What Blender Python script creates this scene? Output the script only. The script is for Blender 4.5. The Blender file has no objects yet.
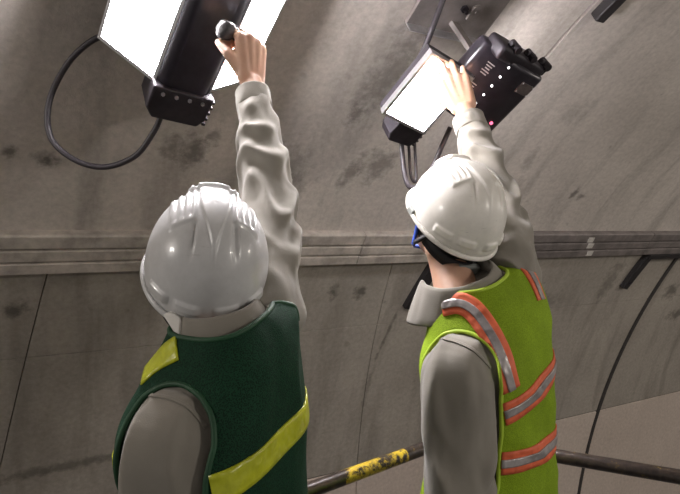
import bpy, bmesh, math, random
from mathutils import Vector, Matrix, noise, Quaternion
from mathutils.bvhtree import BVHTree
random.seed(7)
SC = bpy.context.scene
COL = SC.collection
R = math.radians
V = Vector

# ---------------------------------------------------------------- camera
F, U0, V0, ZC = 560.0, 340.0, 232.0, 1.6
cam_d = bpy.data.cameras.new('camera'); cam = bpy.data.objects.new('camera', cam_d); COL.objects.link(cam)
cam.location = (0, 0, ZC); cam.rotation_euler = (R(90), 0, 0)
cam_d.sensor_width = 36; cam_d.lens = F/680*36; cam_d.shift_y = -(247-V0)/680; cam_d.clip_start = 0.05
SC.camera = cam
def at(u, v, d):                       # point at distance d in front of the camera position
    return V(((u-U0)/F*d, d, ZC+(V0-v)/F*d))

# ---------------------------------------------------------------- world, light, exposure
w = bpy.data.worlds.new('world'); SC.world = w; w.use_nodes = True
bgn = w.node_tree.nodes['Background']; bgn.inputs[0].default_value = (1.0, .93, .86, 1); bgn.inputs[1].default_value = .22
SC.view_settings.view_transform = 'Standard'; SC.view_settings.look = 'None'
SC.view_settings.gamma = 1; SC.view_settings.use_curve_mapping = False; SC.view_settings.exposure = 0.0
def area(name, loc, target, size, power, col):
    d = bpy.data.lights.new(name, 'AREA'); d.shape = 'RECTANGLE'; d.size, d.size_y = size; d.energy = power; d.color = col
    o = bpy.data.objects.new(name, d); COL.objects.link(o); o.location = loc
    o.rotation_euler = (V(target)-V(loc)).to_track_quat('-Z', 'Y').to_euler()
# unseen lights standing in for further tunnel luminaires; the left one is added fill
area('tunnel_lamp_light_near', (3.4, -0.6, 2.55), (2.4, 3.4, 1.4), (.5, .25), 48, (1, .93, .85))
area('fill_light_left', (-2.9, -0.1, 2.35), (-0.6, 2.6, 1.9), (.5, .25), 24, (1, .94, .88))  # unseen fill, added to brighten the upper-left wall
area('tunnel_lamp_light_far', (6.6, 2.4, 2.75), (4.2, 4.6, 0.6), (.5, .25), 56, (1, .93, .85))

# ---------------------------------------------------------------- helpers
def link(o, parent=None):
    COL.objects.link(o)
    if parent is not None:
        o.parent = parent
        o.matrix_parent_inverse = parent.matrix_world.inverted() if False else Matrix.Translation(-parent.location)
    return o
def empty(name, loc, label=None, cat=None, group=None):
    o = bpy.data.objects.new(name, None); o.empty_display_size = .05; o.location = loc; COL.objects.link(o)
    if label: o['label'] = label
    if cat: o['category'] = cat
    if group: o['group'] = group
    return o
def finish(name, me, mat, parent=None, smooth=True, bevel=0, label=None, cat=None, group=None, kind=None):
    if smooth:
        me.polygons.foreach_set('use_smooth', [True]*len(me.polygons))
    me.materials.clear()
    for m in (mat if isinstance(mat, (list, tuple)) else [mat]): me.materials.append(m)
    o = bpy.data.objects.new(name, me); link(o, None)
    if parent is not None: set_parent(o, parent)
    if bevel:
        b = o.modifiers.new('bevel', 'BEVEL'); b.width = bevel; b.segments = 2; b.limit_method = 'ANGLE'; b.angle_limit = R(40)
        b.harden_normals = False
    if label: o['label'] = label
    if cat: o['category'] = cat
    if group: o['group'] = group
    if kind: o['kind'] = kind
    return o
def wm(o):                                   # world matrix before the depsgraph has run (translations only)
    m = Matrix.Translation(o.location)
    p = o.parent
    while p is not None:
        m = Matrix.Translation(p.location) @ m; p = p.parent
    return m
def set_parent(o, p):                        # meshes are built in world space; keep them there, origin at the parent's base
    t = wm(p).translation
    o.data.transform(Matrix.Translation(-t)); o.location = (0, 0, 0); o.parent = p
def me_from(name, vs, fs):
    me = bpy.data.meshes.new(name); me.from_pydata([tuple(v) for v in vs], [], fs); me.update(); return me
def bm_mesh(name, bm):
    bmesh.ops.recalc_face_normals(bm, faces=bm.faces)
    me = bpy.data.meshes.new(name); bm.to_mesh(me); bm.free(); return me
def frame(x, y, z, o):
    return Matrix(((x[0], y[0], z[0], o[0]), (x[1], y[1], z[1], o[1]), (x[2], y[2], z[2], o[2]), (0, 0, 0, 1)))
def bbox(bm, c, s, M=None):
    r = bmesh.ops.create_cube(bm, size=1)
    T = Matrix.Translation(c) @ Matrix.Diagonal((s[0], s[1], s[2], 1))
    bmesh.ops.transform(bm, matrix=(M @ T if M is not None else T), verts=r['verts']); return r['verts']
def bcyl(bm, p0, p1, r0, r1=None, n=16):
    p0, p1 = V(p0), V(p1); d = p1-p0
    r = bmesh.ops.create_cone(bm, cap_ends=True, segments=n, radius1=r0, radius2=r0 if r1 is None else r1, depth=d.length)
    q = d.to_track_quat('Z', 'Y').to_matrix().to_4x4()
    bmesh.ops.transform(bm, matrix=Matrix.Translation((p0+p1)/2) @ q, verts=r['verts']); return r['verts']
def bsph(bm, c, rad, n=16, M=None):
    r = bmesh.ops.create_uvsphere(bm, u_segments=n, v_segments=max(6, n*2//3), radius=1)
    rad = (rad, rad, rad) if isinstance(rad, (int, float)) else rad
    T = Matrix.Translation(c) @ (M if M is not None else Matrix.Identity(4)) @ Matrix.Diagonal((*rad, 1))
    bmesh.ops.transform(bm, matrix=T, verts=r['verts']); return r['verts']
def bcaps(bm, p0, p1, r0, r1, n=12):
    bcyl(bm, p0, p1, r0, r1, n); bsph(bm, p0, r0, n); bsph(bm, p1, r1, n)
def spline(pts, n):
    pts = [V(p) for p in pts]; P = [2*pts[0]-pts[1]]+pts+[2*pts[-1]-pts[-2]]; out = []
    for i in range(1, len(P)-2):
        for k in range(n):
            t = k/n; a, b, c, d = P[i-1], P[i], P[i+1], P[i+2]
            out.append(.5*((2*b)+(c-a)*t+(2*a-5*b+4*c-d)*t*t+(3*b-a-3*c+d)*t**3))
    out.append(pts[-1]); return out
def tube_mesh(name, pts, rad, n=10, samples=8):
    P = spline(pts, samples) if samples else [V(p) for p in pts]; vs = []; fs = []; prev = None
    for i, p in enumerate(P):
        t = (P[min(i+1, len(P)-1)]-P[max(i-1, 0)]).normalized()
        x = (prev - t*prev.dot(t)) if prev else t.orthogonal()
        x.normalize(); y = t.cross(x); prev = x
        r = rad(i/(len(P)-1)) if callable(rad) else rad
        for k in range(n): a = 2*math.pi*k/n; vs.append(p+(x*math.cos(a)+y*math.sin(a))*r)
    for i in range(len(P)-1):
        for k in range(n): k2 = (k+1) % n; fs.append((i*n+k, i*n+k2, (i+1)*n+k2, (i+1)*n+k))
    fs.append(tuple(range(n))[::-1]); fs.append(tuple((len(P)-1)*n+k for k in range(n)))
    return me_from(name, vs, fs)
def remesh(name, bm, vox, smooth_it=3, fac=.5):
    me = bpy.data.meshes.new(name); bm.to_mesh(me); bm.free()
    o = bpy.data.objects.new(name, me); COL.objects.link(o)
    m = o.modifiers.new('r', 'REMESH'); m.mode = 'VOXEL'; m.voxel_size = vox
    if smooth_it:
        s = o.modifiers.new('s', 'SMOOTH'); s.iterations = smooth_it; s.factor = fac
    dg = bpy.context.evaluated_depsgraph_get(); dg.update()
    out = bpy.data.meshes.new_from_object(o.evaluated_get(dg)); out.name = name
    bpy.data.objects.remove(o); bpy.data.meshes.remove(me); return out
def sstep(a, b, x):
    t = max(0, min(1, (x-a)/(b-a))); return t*t*(3-2*t)

# ---------------------------------------------------------------- materials
def mat(name, col, rough=.6, metal=0, spec=.5, noise_sc=0, noise_amt=.25, bump=0, bump_sc=80, sheen=0, emit=None, trans=0, sss=0, col2=None, coat=0):
    m = bpy.data.materials.new(name); m.use_nodes = True; nt = m.node_tree; b = nt.nodes['Principled BSDF']
    b.inputs['Base Color'].default_value = (*col, 1); b.inputs['Roughness'].default_value = rough; b.inputs['Metallic'].default_value = metal
    b.inputs['Specular IOR Level'].default_value = spec
    if coat: b.inputs['Coat Weight'].default_value = coat; b.inputs['Coat Roughness'].default_value = .15
    if sheen: b.inputs['Sheen Weight'].default_value = sheen
    if trans: b.inputs['Transmission Weight'].default_value = trans
    if sss:
        b.inputs['Subsurface Weight'].default_value = sss; b.inputs['Subsurface Radius'].default_value = (.02, .008, .004); b.inputs['Subsurface Scale'].default_value = .5
    tc = nt.nodes.new('ShaderNodeTexCoord')
    if noise_sc:
        n = nt.nodes.new('ShaderNodeTexNoise'); n.inputs['Scale'].default_value = noise_sc; n.inputs['Detail'].default_value = 6; n.inputs['Roughness'].default_value = .65
        nt.links.new(tc.outputs['Object'], n.inputs['Vector'])
        r = nt.nodes.new('ShaderNodeValToRGB'); c2 = col2 or tuple(c*(1-noise_amt) for c in col); c1 = tuple(min(1, c*(1+noise_amt*.5)) for c in col)
        r.color_ramp.elements[0].position = .33; r.color_ramp.elements[1].position = .67
        r.color_ramp.elements[0].color = (*c2, 1); r.color_ramp.elements[1].color = (*c1, 1)
        nt.links.new(n.outputs['Fac'], r.inputs[0]); nt.links.new(r.outputs[0], b.inputs['Base Color'])
    if bump:
        n2 = nt.nodes.new('ShaderNodeTexNoise'); n2.inputs['Scale'].default_value = bump_sc; n2.inputs['Detail'].default_value = 3
        nt.links.new(tc.outputs['Object'], n2.inputs['Vector'])
        bp = nt.nodes.new('ShaderNodeBump'); bp.inputs['Strength'].default_value = bump; bp.inputs['Distance'].default_value = .004
        nt.links.new(n2.outputs['Fac'], bp.inputs['Height']); nt.links.new(bp.outputs[0], b.inputs['Normal'])
    if emit:
        b.inputs['Emission Color'].default_value = (*emit[0], 1); b.inputs['Emission Strength'].default_value = emit[1]
    return m

class NT:                                 # tiny node-graph helper
    def __init__(s, m): s.nt = m.node_tree; s.b = s.nt.nodes['Principled BSDF']
    def n(s, t, **kw):
        x = s.nt.nodes.new(t)
        for k, v in kw.items(): setattr(x, k, v)
        return x
    def l(s, a, b): s.nt.links.new(a, b)
    def math(s, op, a, b=None, clamp=False):
        x = s.n('ShaderNodeMath', operation=op); x.use_clamp = clamp
        for i, q in enumerate((a, b)):
            if q is None: continue
            if isinstance(q, (int, float)): x.inputs[i].default_value = q
            else: s.l(q, x.inputs[i])
        return x.outputs[0]
    def noise(s, vec, sc, det=5, rough=.6, dist=0):
        x = s.n('ShaderNodeTexNoise'); x.inputs['Scale'].default_value = sc; x.inputs['Detail'].default_value = det
        x.inputs['Roughness'].default_value = rough; x.inputs['Distortion'].default_value = dist; s.l(vec, x.inputs['Vector']); return x.outputs['Fac']
    def mapping(s, vec, scale=(1, 1, 1), loc=(0, 0, 0), rot=(0, 0, 0)):
        x = s.n('ShaderNodeMapping'); x.inputs['Scale'].default_value = scale; x.inputs['Location'].default_value = loc; x.inputs['Rotation'].default_value = rot
        s.l(vec, x.inputs['Vector']); return x.outputs[0]
    def ramp(s, fac, stops):
        x = s.n('ShaderNodeValToRGB'); e = x.color_ramp.elements
        while len(e) < len(stops): e.new(.5)
        for q, (p, c) in zip(e, stops): q.position = p; q.color = (*(c if not isinstance(c, (int, float)) else (c, c, c)), 1)
        s.l(fac, x.inputs[0]); return x.outputs[0]
    def mix(s, fac, a, b, mode='MIX'):
        x = s.n('ShaderNodeMix', data_type='RGBA', blend_type=mode)
        for i, q in ((0, fac), (6, a), (7, b)):
            if isinstance(q, (int, float)): x.inputs[i].default_value = q
            elif isinstance(q, tuple): x.inputs[i].default_value = (*q, 1)
            else: s.l(q, x.inputs[i])
        return x.outputs[2]

def concrete(name, base, dark, stains_shade=(), streak=1.0):
    m = bpy.data.materials.new(name); m.use_nodes = True; g = NT(m)
    uv = g.n('ShaderNodeUVMap').outputs[0]                    # metres along the tunnel, metres up the vault
    big = g.noise(uv, 1.3, 6, .62); c = g.ramp(big, [(.3, dark), (.68, base)])
    st = g.noise(g.mapping(uv, (3.2, .55, 1), rot=(0, 0, R(-14))), 1.5, 5, .6, .3)   # run-off streaks along the vault
    c = g.mix(g.math('MULTIPLY', g.ramp(st, [(.50, 0.0), (.72, 1.0)]), .62*streak), c, tuple(x*.55 for x in dark))
    fine = g.noise(uv, 38, 4, .7); c = g.mix(.5, c, g.ramp(fine, [(.3, .36), (.7, .64)]), 'OVERLAY')
    pock = g.noise(uv, 11, 3, .5); c = g.mix(g.math('MULTIPLY', g.ramp(pock, [(.68, 0.0), (.76, 1.0)]), .45), c, tuple(x*.5 for x in dark))
    wob = g.noise(uv, 16, 4, .7)
    sep = g.n('ShaderNodeSeparateXYZ'); g.l(uv, sep.inputs[0])
    for (t, s_, rx, ry, rot, amt) in stains_shade:                  # stains on the concrete and one painted guard-rail shadow, each at its own spot
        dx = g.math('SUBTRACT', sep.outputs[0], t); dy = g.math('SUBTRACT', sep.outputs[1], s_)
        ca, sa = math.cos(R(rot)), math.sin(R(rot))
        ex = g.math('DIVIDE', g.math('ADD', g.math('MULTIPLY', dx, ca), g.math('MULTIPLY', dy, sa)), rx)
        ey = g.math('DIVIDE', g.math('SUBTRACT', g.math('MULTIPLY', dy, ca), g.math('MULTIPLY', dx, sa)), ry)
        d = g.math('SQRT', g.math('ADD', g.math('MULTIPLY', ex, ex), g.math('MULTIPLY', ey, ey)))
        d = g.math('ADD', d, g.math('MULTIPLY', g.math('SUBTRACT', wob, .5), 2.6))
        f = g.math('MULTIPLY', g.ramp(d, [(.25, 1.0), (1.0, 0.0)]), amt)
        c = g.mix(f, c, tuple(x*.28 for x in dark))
    g.l(c, g.b.inputs['Base Color']); g.b.inputs['Roughness'].default_value = .78; g.b.inputs['Specular IOR Level'].default_value = .3
    bp = g.n('ShaderNodeBump'); bp.inputs['Strength'].default_value = .25; bp.inputs['Distance'].default_value = .006
    g.l(g.math('ADD', fine, g.math('MULTIPLY', pock, .8)), bp.inputs['Height']); g.l(bp.outputs[0], g.b.inputs['Normal'])
    return m

ST_UP = [(.036, .465, .035, .035, 0, .8), (.164, .44, .05, .045, 0, .85), (.69, .52, .07, .10, -20, .75), (.60, .53, .05, .08, -15, .6), (.76, .60, .04, .05, 0, .5),
         (3.11, .40, .03, .07, -20, .75), (3.20, .385, .05, .03, 20, .7), (1.60, .52, .10, .13, -15, .6), (1.46, .46, .05, .14, -15, .6), (1.36, .78, .05, .05, 0, .5),
         (1.1, .40, .16, .22, -15, .45), (2.56, .62, .05, .14, 10, .35), (2.6, .40, .04, .12, -10, .25), (2.62, .95, .12, .10, 0, .25), (1.42, 1.0, .12, .3, -10, .55)]
ST_SHADE_LO = [(1.778, -.31, .055, .06, -10, .8), (1.60, -.30, .04, .065, -10, .8), (.049, -.295, .06, .05, 0, .8), (4.06, -.35, .10, .22, -10, .5), (3.4, -.5, .3, .10, 0, .35),
         (5.0, -.5, .12, .10, 0, .7), (5.3, -.75, .22, .07, 10, .7), (2.06, -.66, .016, .26, -10, .6), (2.02, -1.0, .02, .3, -4, .35), (1.3, -1.35, .3, .06, 0, .3), (.25, -1.23, .55, .035, 2, .6)]  # last entry paints the guard rail's cast shadow as a dark strip
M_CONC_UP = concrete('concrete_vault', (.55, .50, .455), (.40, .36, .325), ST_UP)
M_CONC_LO = concrete('concrete_lower', (.37, .335, .29), (.27, .243, .21), ST_SHADE_LO)
M_CONC_BAND = concrete('coated_concrete', (.55, .47, .41), (.48, .405, .35), (), .2)
M_JOINT = mat('joint_backing', (.085, .07, .06), .9, noise_sc=12)
M_GASKET = mat('rubber_gasket', (.035, .03, .028), .7, noise_sc=20, noise_amt=.4)
M_GROUND = mat('road_concrete', (.22, .2, .18), .85, noise_sc=3)
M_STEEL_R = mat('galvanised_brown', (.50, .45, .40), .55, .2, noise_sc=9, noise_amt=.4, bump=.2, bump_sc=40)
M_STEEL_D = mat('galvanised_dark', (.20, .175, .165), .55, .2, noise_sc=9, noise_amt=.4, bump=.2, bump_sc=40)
M_DUST = mat('pale_dust', (.55, .52, .48), .9, noise_sc=30)
M_BRACKET = mat('bracket_black', (.022, .019, .02), .6, .2, noise_sc=14, noise_amt=.4)
M_HOUSING = mat('lamp_housing', (.030, .026, .036), .32, .3, noise_sc=25, noise_amt=.3, coat=.3)
M_FIN = mat('lamp_casting', (.034, .029, .036), .5, .4, noise_sc=25, noise_amt=.3)
M_ALU = mat('lamp_frame_aluminium', (.72, .72, .74), .28, .9, noise_sc=30, noise_amt=.15)
M_GLOW = mat('lamp_emitter', (.9, .9, .9), .4, emit=((1.0, .95, .97), 95))
M_LED = mat('indicator_white', (.9, .9, .9), .3, emit=((1, .97, 1), 3))
M_LEDR = mat('indicator_red', (.9, .1, .1), .3, emit=((1, .16, .3), 2.2))
M_PLATE = mat('name_plate', (.20, .17, .17), .4, .5, noise_sc=60)
M_PRINT = mat('printed_white', (.42, .41, .43), .6)
M_CABLE = mat('cable_rubber', (.035, .03, .036), .45)
M_PLATEG = mat('mount_plate_grey', (.26, .23, .22), .5, .4, noise_sc=10, noise_amt=.3)
M_SKIN = mat('skin', (.52, .31, .215), .5, noise_sc=14, noise_amt=.12, sss=.12)
M_HAIR = mat('black_hair', (.02, .016, .014), .5)
M_LIP = mat('lips', (.40, .17, .14), .5)
M_EYEW = mat('eye_white', (.8, .78, .75), .2)
M_EYED = mat('eye_iris', (.03, .018, .012), .15)
M_JACKET = mat('grey_twill', (.25, .23, .195), .85, noise_sc=5, noise_amt=.12, bump=.15, bump_sc=700, sheen=.2)
def add_wrinkle(m, sc, dist, strength=.6, stretch=(1, 1, .45)):
    g = NT(m); tc = g.n('ShaderNodeTexCoord').outputs['Object']; v = g.mapping(tc, stretch)
    n = g.noise(v, sc, 1.2, .5, .2); bp = g.n('ShaderNodeBump'); bp.inputs['Strength'].default_value = strength; bp.inputs['Distance'].default_value = dist
    g.l(n, bp.inputs['Height'])
    old = g.b.inputs['Normal'].links
    if old: g.l(old[0].from_socket, bp.inputs['Normal'])
    g.l(bp.outputs[0], g.b.inputs['Normal'])
add_wrinkle(M_JACKET, 17, .018)
M_JACKET_L = mat('khaki_twill', (.36, .345, .275), .85, noise_sc=5, noise_amt=.12, bump=.15, bump_sc=700, sheen=.2)
M_TROUSER = mat('dark_trousers', (.07, .068, .07), .85, noise_sc=6)
M_BOOT = mat('black_boots', (.02, .018, .016), .5)
M_BLUE = mat('blue_strap', (.02, .07, .42), .6)
M_BLACKSTRAP = mat('black_strap', (.014, .013, .016), .6)
M_WCLOTH = mat('white_cloth', (.86, .84, .80), .85, bump=.1, bump_sc=300)
M_BUCKLE = mat('grey_buckle', (.34, .36, .34), .3, .3)
def mesh_cloth(name, c1, c2, sc=420, rough=.8):
    m = bpy.data.materials.new(name); m.use_nodes = True; g = NT(m)
    tc = g.n('ShaderNodeTexCoord').outputs['Object']
    v = g.n('ShaderNodeTexVoronoi'); v.inputs['Scale'].default_value = sc; g.l(tc, v.inputs['Vector'])
    f = g.ramp(v.outputs['Distance'], [(.25, 0.0), (.6, 1.0)])
    big = g.noise(tc, 9, 4); c = g.mix(f, c2, c1); c = g.mix(.35, c, g.ramp(big, [(.3, .3), (.7, .7)]), 'OVERLAY')
    g.l(c, g.b.inputs['Base Color']); g.b.inputs['Roughness'].default_value = rough; g.b.inputs['Specular IOR Level'].default_value = .2
    bp = g.n('ShaderNodeBump'); bp.inputs['Strength'].default_value = .3; bp.inputs['Distance'].default_value = .002
    g.l(v.outputs['Distance'], bp.inputs['Height']); g.l(bp.outputs[0], g.b.inputs['Normal']); return m
M_GREEN = mesh_cloth('green_mesh', (.008, .046, .022), (.003, .015, .008))
M_GREENB = mat('green_binding', (.01, .065, .025), .6, noise_sc=20, bump=.2, bump_sc=300)
M_LIME = mesh_cloth('lime_mesh', (.25, .375, .016), (.17, .27, .010))
M_LIMEB = mat('lime_binding', (.42, .60, .04), .6, bump=.2, bump_sc=300)
add_wrinkle(M_GREEN, 16, .014); add_wrinkle(M_LIME, 14, .016)
M_YTAPE = mat('yellow_reflective_tape', (.56, .60, .02), .35, noise_sc=18, noise_amt=.25, bump=.3, bump_sc=60, coat=.3)
M_OTAPE = mat('orange_tape', (.78, .15, .06), .6, noise_sc=20, noise_amt=.15)
M_STAPE = mat('silver_tape', (.42, .39, .385), .35, .35, noise_sc=14, noise_amt=.45)
for m_ in (M_YTAPE, M_OTAPE, M_STAPE): add_wrinkle(m_, 30, .012, .7, (1, 1, 1))
def helmet_mat(name, col):
    m = bpy.data.materials.new(name); m.use_nodes = True; g = NT(m); tc = g.n('ShaderNodeTexCoord').outputs['Object']
    n1 = g.noise(tc, 14, 6, .7); c = g.ramp(n1, [(.35, tuple(x*.86 for x in col)), (.6, col)])
    sc = g.noise(g.mapping(tc, (6, 60, 60), rot=(.4, .3, .5)), 3, 3, .6)
    c = g.mix(g.math('MULTIPLY', g.ramp(sc, [(.68, 0.0), (.74, 1.0)]), .35), c, (.25, .23, .21))
    g.l(c, g.b.inputs['Base Color']); g.b.inputs['Roughness'].default_value = .3; g.b.inputs['Coat Weight'].default_value = .25
    return m
M_HELM = helmet_mat('helmet_white_scuffed', (.60, .60, .60))
M_HELM2 = helmet_mat('helmet_white', (.86, .83, .77))
def paint_bar(name, ylo, yhi):
    m = bpy.data.materials.new(name); m.use_nodes = True; g = NT(m); tc = g.n('ShaderNodeTexCoord').outputs['Object']
    uv = g.n('ShaderNodeUVMap').outputs[0]; sep = g.n('ShaderNodeSeparateXYZ'); g.l(uv, sep.inputs[0])
    w1 = g.noise(tc, 45, 6, .75); w2 = g.noise(tc, 8, 4, .6)
    x = sep.outputs[0]
    inside = g.math('MULTIPLY', g.math('GREATER_THAN', x, ylo), g.math('LESS_THAN', x, yhi))
    wear = g.math('ADD', g.math('MULTIPLY', w1, .7), g.math('MULTIPLY', w2, .5))
    fi = g.math('MULTIPLY', inside, g.ramp(wear, [(.54, 0.0), (.62, 1.0)]))
    fo = g.math('MULTIPLY', g.ramp(wear, [(.70, 0.0), (.76, 1.0)]), .6)
    f = g.math('MAXIMUM', fi, fo)
    c = g.mix(f, g.ramp(w1, [(.35, (.012, .009, .008)), (.7, (.06, .042, .032))]), (.48, .34, .025))
    g.l(c, g.b.inputs['Base Color']); g.b.inputs['Roughness'].default_value = .28; g.b.inputs['Coat Weight'].default_value = .3
    bp = g.n('ShaderNodeBump'); bp.inputs['Strength'].default_value = .4; bp.inputs['Distance'].default_value = .003
    g.l(wear, bp.inputs['Height']); g.l(bp.outputs[0], g.b.inputs['Normal']); return m
M_BAR = paint_bar('worn_black_yellow_paint', .09, .19)
M_BAR2 = paint_bar('worn_black_paint', 5, 6)
M_DECK = mat('checker_plate', (.12, .12, .12), .5, .6, noise_sc=10, bump=.3, bump_sc=60)

# ---------------------------------------------------------------- tunnel vault
AX = R(29); AV = V((math.cos(AX), math.sin(AX), 0)); NV = V((math.sin(AX), -math.cos(AX), 0)); OV = V((-1.36, 2.24, 1.52)); PH0 = R(33)
def phi(s): return min(PH0+s/3.2, R(118)) if s > 0 else max(0, PH0+s/4.8)
TAB = {0: (0., 0.)}
ds = .01
i_ = z_ = 0.
for k in range(520):
    p = phi((k+.5)*ds); i_ += math.sin(p)*ds; z_ += math.cos(p)*ds; TAB[k+1] = (i_, z_)
i_ = z_ = 0.
for k in range(620):
    p = phi(-(k+.5)*ds); i_ -= math.sin(p)*ds; z_ -= math.cos(p)*ds; TAB[-k-1] = (i_, z_)
def wall(t, s, h=0):                    # t metres along the tunnel, s metres up the vault, h metres out of the surface
    k = math.floor(s/ds); f = s/ds-k; a, b = TAB[k], TAB[k+1]; inw = a[0]*(1-f)+b[0]*f; z = a[1]*(1-f)+b[1]*f
    n = wnorm(s); return OV+AV*t+NV*inw+V((0, 0, z))+n*h
def wnorm(s): p = phi(s); return (NV*math.cos(p)-V((0, 0, math.sin(p)))).normalized()
def wup(s): p = phi(s); return (NV*math.sin(p)+V((0, 0, math.cos(p)))).normalized()
def slab(name, t0, t1, s0, s1, h0, h1, m, parent, chamfer=.012, ns=18, nt=6):
    # curved slab; t0/t1 may be functions of s
    ft0 = t0 if callable(t0) else (lambda s: t0); ft1 = t1 if callable(t1) else (lambda s: t1)
    vs = []; fs = []; uvs = []
    ss = [s0, s0+chamfer]+[s0+chamfer+(s1-s0-2*chamfer)*k/ns for k in range(1, ns)]+[s1-chamfer, s1]
    for j, s in enumerate(ss):
        a, b = ft0(s), ft1(s); ts = [a, a+chamfer]+[a+chamfer+(b-a-2*chamfer)*k/nt for k in range(1, nt)]+[b-chamfer, b]
        for i, t in enumerate(ts):
            edge = j in (0, len(ss)-1) or i in (0, len(ts)-1)
            vs.append(wall(t, s, h0 if edge else h1)); uvs.append((t, s))
    W = nt+3
    for j in range(len(ss)-1):
        for i in range(W-1): fs.append((j*W+i, j*W+i+1, (j+1)*W+i+1, (j+1)*W+i))
    me = me_from(name, vs, fs); ul = me.uv_layers.new(name='uv')
    for p in me.polygons:
        for li in p.loop_indices: ul.data[li].uv = uvs[me.loops[li].vertex_index]
    for e in me.edges:
        q = [(v // W, v % W) for v in e.vertices]
        for ax_, last in ((0, len(ss)-2), (1, W-2)):
            if q[0][ax_] == q[1][ax_] and q[0][ax_] in (1, last): e.use_edge_sharp = True
    return finish(name, me, m, parent, smooth=True)
back = slab('wall_vault', -5.2, 14, -5.6, 4.6, -.02, -.02, M_JOINT, None, ns=60, nt=4); back['kind'] = 'structure'
jl = [lambda s: -5.2, lambda s: .19+.2*max(s, -2)*.9, lambda s: 1.93-.07*max(s, -2), lambda s: 4.80+.15*max(s, -3), lambda s: 7.3, lambda s: 9.9, lambda s: 14]
ju = [-5.2, -.12, 2.16, 4.75, 7.3, 9.9, 14]
g = .006
BANDS = -1.66
for i in range(6):
    a, b = ju[i], ju[i+1]
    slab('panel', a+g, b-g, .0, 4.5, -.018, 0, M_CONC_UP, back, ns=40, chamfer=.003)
    a, b = jl[i], jl[i+1]
    ga = .012 if i == 3 else .0008
    fa = lambda s, a=a, ga=ga: a(s)+ga
    fb = lambda s, b=b, i=i: b(s)-(.012 if i == 2 else .0008)
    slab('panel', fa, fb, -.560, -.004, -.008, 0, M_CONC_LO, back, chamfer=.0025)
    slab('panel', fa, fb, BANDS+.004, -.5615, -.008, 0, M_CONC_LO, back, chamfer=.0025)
    slab('panel', fa, fb, -5.5, BANDS-.004, -.008, .004, M_CONC_BAND, back, ns=24, chamfer=.004)
gk = slab('gasket', (lambda s: jl[3](s)-.024), (lambda s: jl[3](s)+.024), -4.8, -.05, -.02, .012, M_GASKET, back, chamfer=.008, ns=30, nt=2)
gk['label'] = 'dark rubber joint gasket strip'
fm = bmesh.new(); c = OV+AV*5+NV*2.5
bbox(fm, (0, 0, -.1), (24, 9, .2), frame(AV, -NV, V((0, 0, 1)), (c.x, c.y, -3.0)))
fl = finish('floor', bm_mesh('floor', fm), M_GROUND, None, smooth=False); fl['kind'] = 'structure'

# ---------------------------------------------------------------- ribbed cable channel on the wall
ch = empty('cable_channel', wall(2.3, 0, 0), 'long ribbed metal cable channel running along the concrete vault', 'cable channel')
def channel(t0, t1, m, sh=0):
    prof = [(-.098, 0), (-.098, .035)]                           # (s, h) : three flat ribs with grooves between
    for k in range(3):
        a = -.094+k*.066
        prof += [(a, .046), (a+.052, .046), (a+.056, .030), (a+.062, .030)]
    prof = prof[:-2]+[(.098, .046), (.104, .036), (.104, 0)]
    vs = []; fs = []; n = len(prof); nt = max(2, int((t1-t0)/.25))
    for i in range(nt+1):
        t = t0+(t1-t0)*i/nt
        for (s, h) in prof:
            p = OV+AV*t+wup(0)*(s*.96+.006+sh)+wnorm(0)*h
            vs.append(p)
    for i in range(nt):
        for k in range(n-1): fs.append((i*n+k, (i+1)*n+k, (i+1)*n+k+1, i*n+k+1))
    fs.append(tuple(range(n))); fs.append(tuple(nt*n+k for k in range(n))[::-1])
    bm = bmesh.new(); me = me_from('segment', vs, fs); bm.from_mesh(me); me2 = bm_mesh('segment', bm)
    return finish('segment', me2, m, ch, smooth=False, bevel=.003)
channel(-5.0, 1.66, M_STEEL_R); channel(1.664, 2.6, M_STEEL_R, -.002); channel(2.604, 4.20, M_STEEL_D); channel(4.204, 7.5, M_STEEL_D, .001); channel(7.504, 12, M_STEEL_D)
for k, (tt, ss) in enumerate(((3.50, .06), (3.53, 0.01), (3.57, -.055))):
    bm = bmesh.new(); bbox(bm, (0, 0, 0), (.06, .04, .004), frame(AV, wup(0), wnorm(0), OV+AV*tt+wup(0)*ss+wnorm(0)*.046))
    o = finish('dust_mark', bm_mesh('dust_mark', bm), M_DUST, ch, smooth=False)
def bracket(t, s1, ln, lab, lean):
    b = empty('channel_bracket', wall(t, s1, 0), lab, 'bracket', 'black steel brackets under the cable channel')
    p0 = wall(t, s1, .02); d = (wup(s1)*-1+AV*lean).normalized(); n = wnorm(s1); x = d.cross(n)
    bm = bmesh.new(); bbox(bm, (0, ln/2, 0), (.075, ln, .045), frame(x, d, n, p0)); finish('arm', bm_mesh('arm', bm), M_BRACKET, b, smooth=False, bevel=.004)
    bm = bmesh.new(); bbox(bm, (.30, .0, 0.0), (.66, .04, .06), frame(AV, wup(0), wnorm(0), wall(t, s1+.01, .024))); finish('flange', bm_mesh('flange', bm), M_BRACKET, b, smooth=False, bevel=.003)
    bm = bmesh.new(); q = p0+d*(ln-.06)+n*.022; bcyl(bm, q, q+n*.012, .012, n=6); finish('bolt', bm_mesh('bolt', bm), M_FIN, b, smooth=False)
bracket(2.235, -.125, .33, 'black steel bracket arm under the channel, beside the lime-vested worker\'s collar', -.26)
bracket(4.33, -.115, .31, 'black steel bracket arm under the channel near the rubber joint at far right', -.26)
bm = bmesh.new(); bbox(bm, (0, .12, 0), (.055, .30, .05), frame(AV, wup(1.5), wnorm(1.5), wall(2.215, 1.50, .025)))
finish('joint_clamp', bm_mesh('joint_clamp', bm), M_BRACKET, None, smooth=False, bevel=.006, label='black clamp on the vault joint at the top edge of the picture', cat='clamp')

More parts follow.
